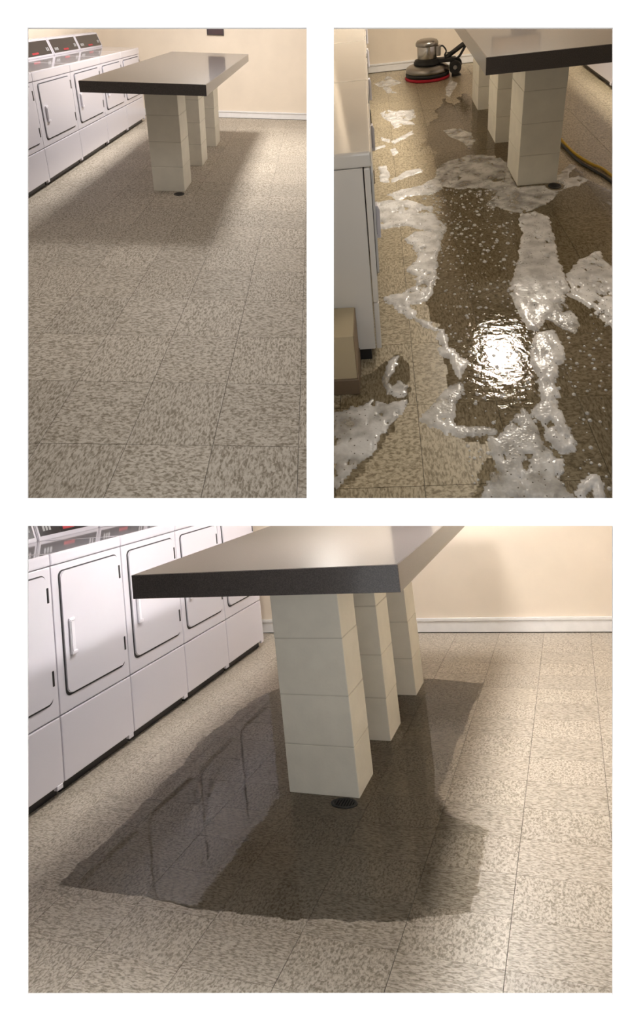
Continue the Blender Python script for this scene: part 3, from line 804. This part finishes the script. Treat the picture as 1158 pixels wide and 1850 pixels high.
# ------------------------------------------------------------------ water and foam
def vnoise(x, y, seed):
    rng = np.random.RandomState(seed)
    G = rng.rand(64, 64)
    xi, yi = np.floor(x).astype(int), np.floor(y).astype(int)
    fx, fy = x - xi, y - yi
    fx, fy = fx * fx * (3 - 2 * fx), fy * fy * (3 - 2 * fy)
    a, b = G[xi % 64, yi % 64], G[(xi + 1) % 64, yi % 64]
    c, d = G[xi % 64, (yi + 1) % 64], G[(xi + 1) % 64, (yi + 1) % 64]
    return (a * (1 - fx) + b * fx) * (1 - fy) + (c * (1 - fx) + d * fx) * fy
def fbm(x, y, s, seed, n=4):
    v, a, t = 0, 1.0, 0
    for k in range(n):
        v = v + a * vnoise(x * s, y * s, seed + k); t += a; a *= .55; s *= 2.1
    return v / t - .5
def sdist(px, py, poly):
    """signed distance to polygon, positive inside"""
    d = np.full(px.shape, 1e9); inside = np.zeros(px.shape, bool)
    n = len(poly)
    for i in range(n):
        (ax, ay), (bx, by) = poly[i], poly[(i + 1) % n]
        ex, ey = bx - ax, by - ay
        t = np.clip(((px - ax) * ex + (py - ay) * ey) / (ex * ex + ey * ey + 1e-12), 0, 1)
        d = np.minimum(d, np.hypot(px - ax - t * ex, py - ay - t * ey))
        c = ((ay > py) != (by > py)) & (px < ex * (py - ay) / (ey + 1e-12) + ax)
        inside ^= c
    return np.where(inside, d, -d)
def sheet(name, room, poly, asp, cell, jag, hmax, m, seed, holes=0.0, z0=.0012, edge=.03, planes=None, lump=1.0, jscale=18, jag2=0.0, avoid=None):
    """a low mound of foam or film of water with a ragged outline; asp stretches the grid along y"""
    P = [(a, b / asp) for a, b in poly]
    xs = np.arange(min(p[0] for p in P) - .06, max(p[0] for p in P) + .06, cell)
    ys = np.arange(min(p[1] for p in P) - .06, max(p[1] for p in P) + .06, cell)
    X, Y = np.meshgrid(xs, ys, indexing='ij')
    s = sdist(X, Y, P) + jag * 2 * fbm(X + 5, Y + 9, jscale, seed) + jag2 * fbm(X + 2, Y + 4, 70, seed + 3, 2)
    if holes > 0:
        hN = fbm(X + 3, Y + 1, 26, seed + 20, 3)
        s = np.minimum(s, (holes_level(holes) - hN) * .12)
    inv = ROOM[room].inverted()
    for p, n in (planes or []):
        lp = inv @ p; ln = (inv.to_3x3() @ n).normalized()
        s = np.minimum(s, (X - lp.x) * ln.x + (Y * asp - lp.y) * ln.y + (0 - lp.z) * ln.z)
    if avoid:
        s = np.minimum(s, np.hypot(X - avoid[0], Y - avoid[1] / asp) - avoid[2])
    k = np.clip(s / edge, 0, 1)
    H = z0 + hmax * np.sqrt(np.clip(1 - (1 - k) ** 2, 0, 1)) * np.clip(.75 + lump * fbm(X, Y, 14, seed + 40, 3), .25, 1.4)
    H = np.where(s <= 0, z0 * .4, H)
    ok = (s[:-1, :-1] > 0) | (s[1:, :-1] > 0) | (s[:-1, 1:] > 0) | (s[1:, 1:] > 0)
    idx = -np.ones(X.shape, int)
    need = np.zeros(X.shape, bool)
    for a in (0, 1):
        for b in (0, 1):
            need[a:a + ok.shape[0], b:b + ok.shape[1]] |= ok
    idx[need] = np.arange(need.sum())
    verts = np.stack([X[need], Y[need] * asp, H[need]], 1)
    I, J = np.nonzero(ok)
    faces = np.stack([idx[I, J], idx[I + 1, J], idx[I + 1, J + 1], idx[I, J + 1]], 1)
    me = bpy.data.meshes.new(name)
    me.from_pydata(verts.tolist(), [], faces.tolist())
    me.materials.append(m)
    for p in me.polygons: p.use_smooth = True
    o = bpy.data.objects.new(name, me); C.objects.link(o)
    o.matrix_world = ROOM[room]
    return o
def holes_level(h): return .30 - .42 * h
K2 = KEEP[2]
ASP2 = 1.43
FOAM = [  # polygon, material, jag, height, holes, label
    ('A', 'foam_thin', .020, .012, .22, 'grey foam spreading in front of the nearest pier'),
    ('A2', 'foam', .012, .012, .25, 'small curl of foam right of the floor drain'),
    ('B', 'foam', .016, .016, .15, 'white foam strip left of the nearest pier'),
    ('C', 'foam', .018, .020, .18, 'white foam bank against the dryers'),
    ('D', 'foam', .018, .020, .20, 'long zigzag bank of white foam left of the lamp glare'),
    ('E', 'foam', .010, .014, .15, 'narrow foam trail left of the lamp glare'),
    ('F', 'foam_thin', .014, .012, .12, 'flat foam patch below the lamp glare'),
    ('G', 'foam', .016, .026, .06, 'thick foam stream flowing from the pier, with pinholes'),
    ('G2', 'foam_thin', .012, .012, .35, 'lacy foam fringe right of the thick stream'),
    ('G3', 'foam', .014, .024, .08, 'winding lower foam stream right of the lamp glare'),
    ('H', 'foam_thin', .022, .016, .18, 'broad foam fan at the bottom edge'),
    ('I', 'foam', .016, .020, .22, 'foam patch cut off by the right edge'),
    ('J', 'foam', .008, .022, 0, 'horseshoe of foam in the bottom right corner'),
    ('J2', 'foam', .006, .018, 0, 'small foam blob right of the bottom fan'),
    ('K', 'foam_thin', .022, .012, .15, 'thin foam in front of the brown baseboard'),
    ('L', 'foam_thin', .010, .010, .3, 'foam streak at the corner of the nearest dryer'),
    ('L2', 'foam_thin', .010, .010, .3, 'small thin foam patch right of the foam streak by the dryer corner'),
    ('M1', 'foam', .008, .012, 0, 'slanted foam streak halfway to the floor machine'),
    ('M2', 'foam', .008, .010, 0, 'small foam fleck left of the slanted streak'),
    ('M3', 'foam', .008, .010, 0, 'thin foam streak touching the dryers'),
    ('M4', 'foam', .006, .010, 0, 'small round foam fleck below the slanted streak'),
    ('M5', 'foam', .008, .014, 0, 'upright foam blob beside the dryers'),
    ('M6', 'foam', .010, .012, 0, 'slanted foam streak right of the upright blob'),
    ('N1', 'foam_thin', .014, .010, .30, 'thin foam curl left of the floor machine'),
    ('N2', 'foam', .020, .012, .50, 'scattered foam flecks between dryers and table shadow'),
    ('N3', 'foam', .010, .012, .2, 'foam scrap under the wheels of the floor machine'),
    ('N4', 'foam_thin', .014, .010, .3, 'lacy foam beside the middle pier'),
]
for k, (key, m, jag, h, holes, lab) in enumerate(FOAM):
    o = sheet('soap_foam', 2, POLY[key], ASP2, .0055, jag, h * .6, M[m], 11 + 7 * k, holes, planes=K2, edge=.022, jag2=.016, lump=.55, avoid=(.224, -.056, .058))
    tag(o, lab, 'foam', 'foam patches on the soaked floor')
tag(sheet('water_film', 2, POLY['W'], ASP2, .010, .055, .0004, M['water2'], 301, 0, z0=.0009, planes=K2, lump=0, jscale=7, jag2=.03), 'shallow soapy water across the soaked floor', 'water')
tag(sheet('water_film', 2, POLY['W2'], ASP2, .012, .02, .0004, M['water2'], 305, 0, z0=.0009, planes=K2, lump=0), 'shallow water in front of the brown baseboard', 'water')
tag(sheet('puddle', 3, POLY['P3'], .62, .008, .022, .0005, M['water3'], 321, 0, z0=.0008, lump=0), 'clear puddle in the shadow of the table, bottom room', 'water')

def bubbles(name, room, spots, m, label):
    vs, fs = [], []
    for (x, y, r) in spots:
        b = len(vs); S = 8
        for a, (rr, zz) in enumerate(((1, 0), (.8, .5), (.42, .8))):
            for k in range(S):
                t = 2 * math.pi * k / S
                vs.append((x + r * rr * math.cos(t), y + r * 1.25 * rr * math.sin(t), .0012 + r * .8 * zz))
        vs.append((x, y, .0012 + r * .8 * .9))
        for a in range(2):
            for k in range(S):
                fs.append((b + a * S + k, b + a * S + (k + 1) % S, b + (a + 1) * S + (k + 1) % S, b + (a + 1) * S + k))
        for k in range(S): fs.append((b + 2 * S + k, b + 2 * S + (k + 1) % S, b + 3 * S))
    me = bpy.data.meshes.new(name); me.from_pydata(vs, [], fs)
    for p in me.polygons: p.use_smooth = True
    me.materials.append(M[m])
    o = bpy.data.objects.new(name, me); C.objects.link(o)
    o.matrix_world = ROOM[room]
    tag(o, label, 'bubbles'); o['kind'] = 'stuff'
rng = random.Random(3)
spots = []
while len(spots) < 800:
    x, y = rng.uniform(-.62, .36), rng.uniform(-2.7, .1)
    u, v = pix(2, (x, y, 0))
    if not (612 < u < 1104 and v < 898): continue
    if v < 560 and u > 930: continue
    spots.append((x, y, rng.choice((.003, .003, .004, .004, .005, .006, .008)) * (1.0 if v > 480 else 1.5)))
bubbles('bubbles', 2, spots, 'bubble', 'small soap bubbles scattered over the soapy water')
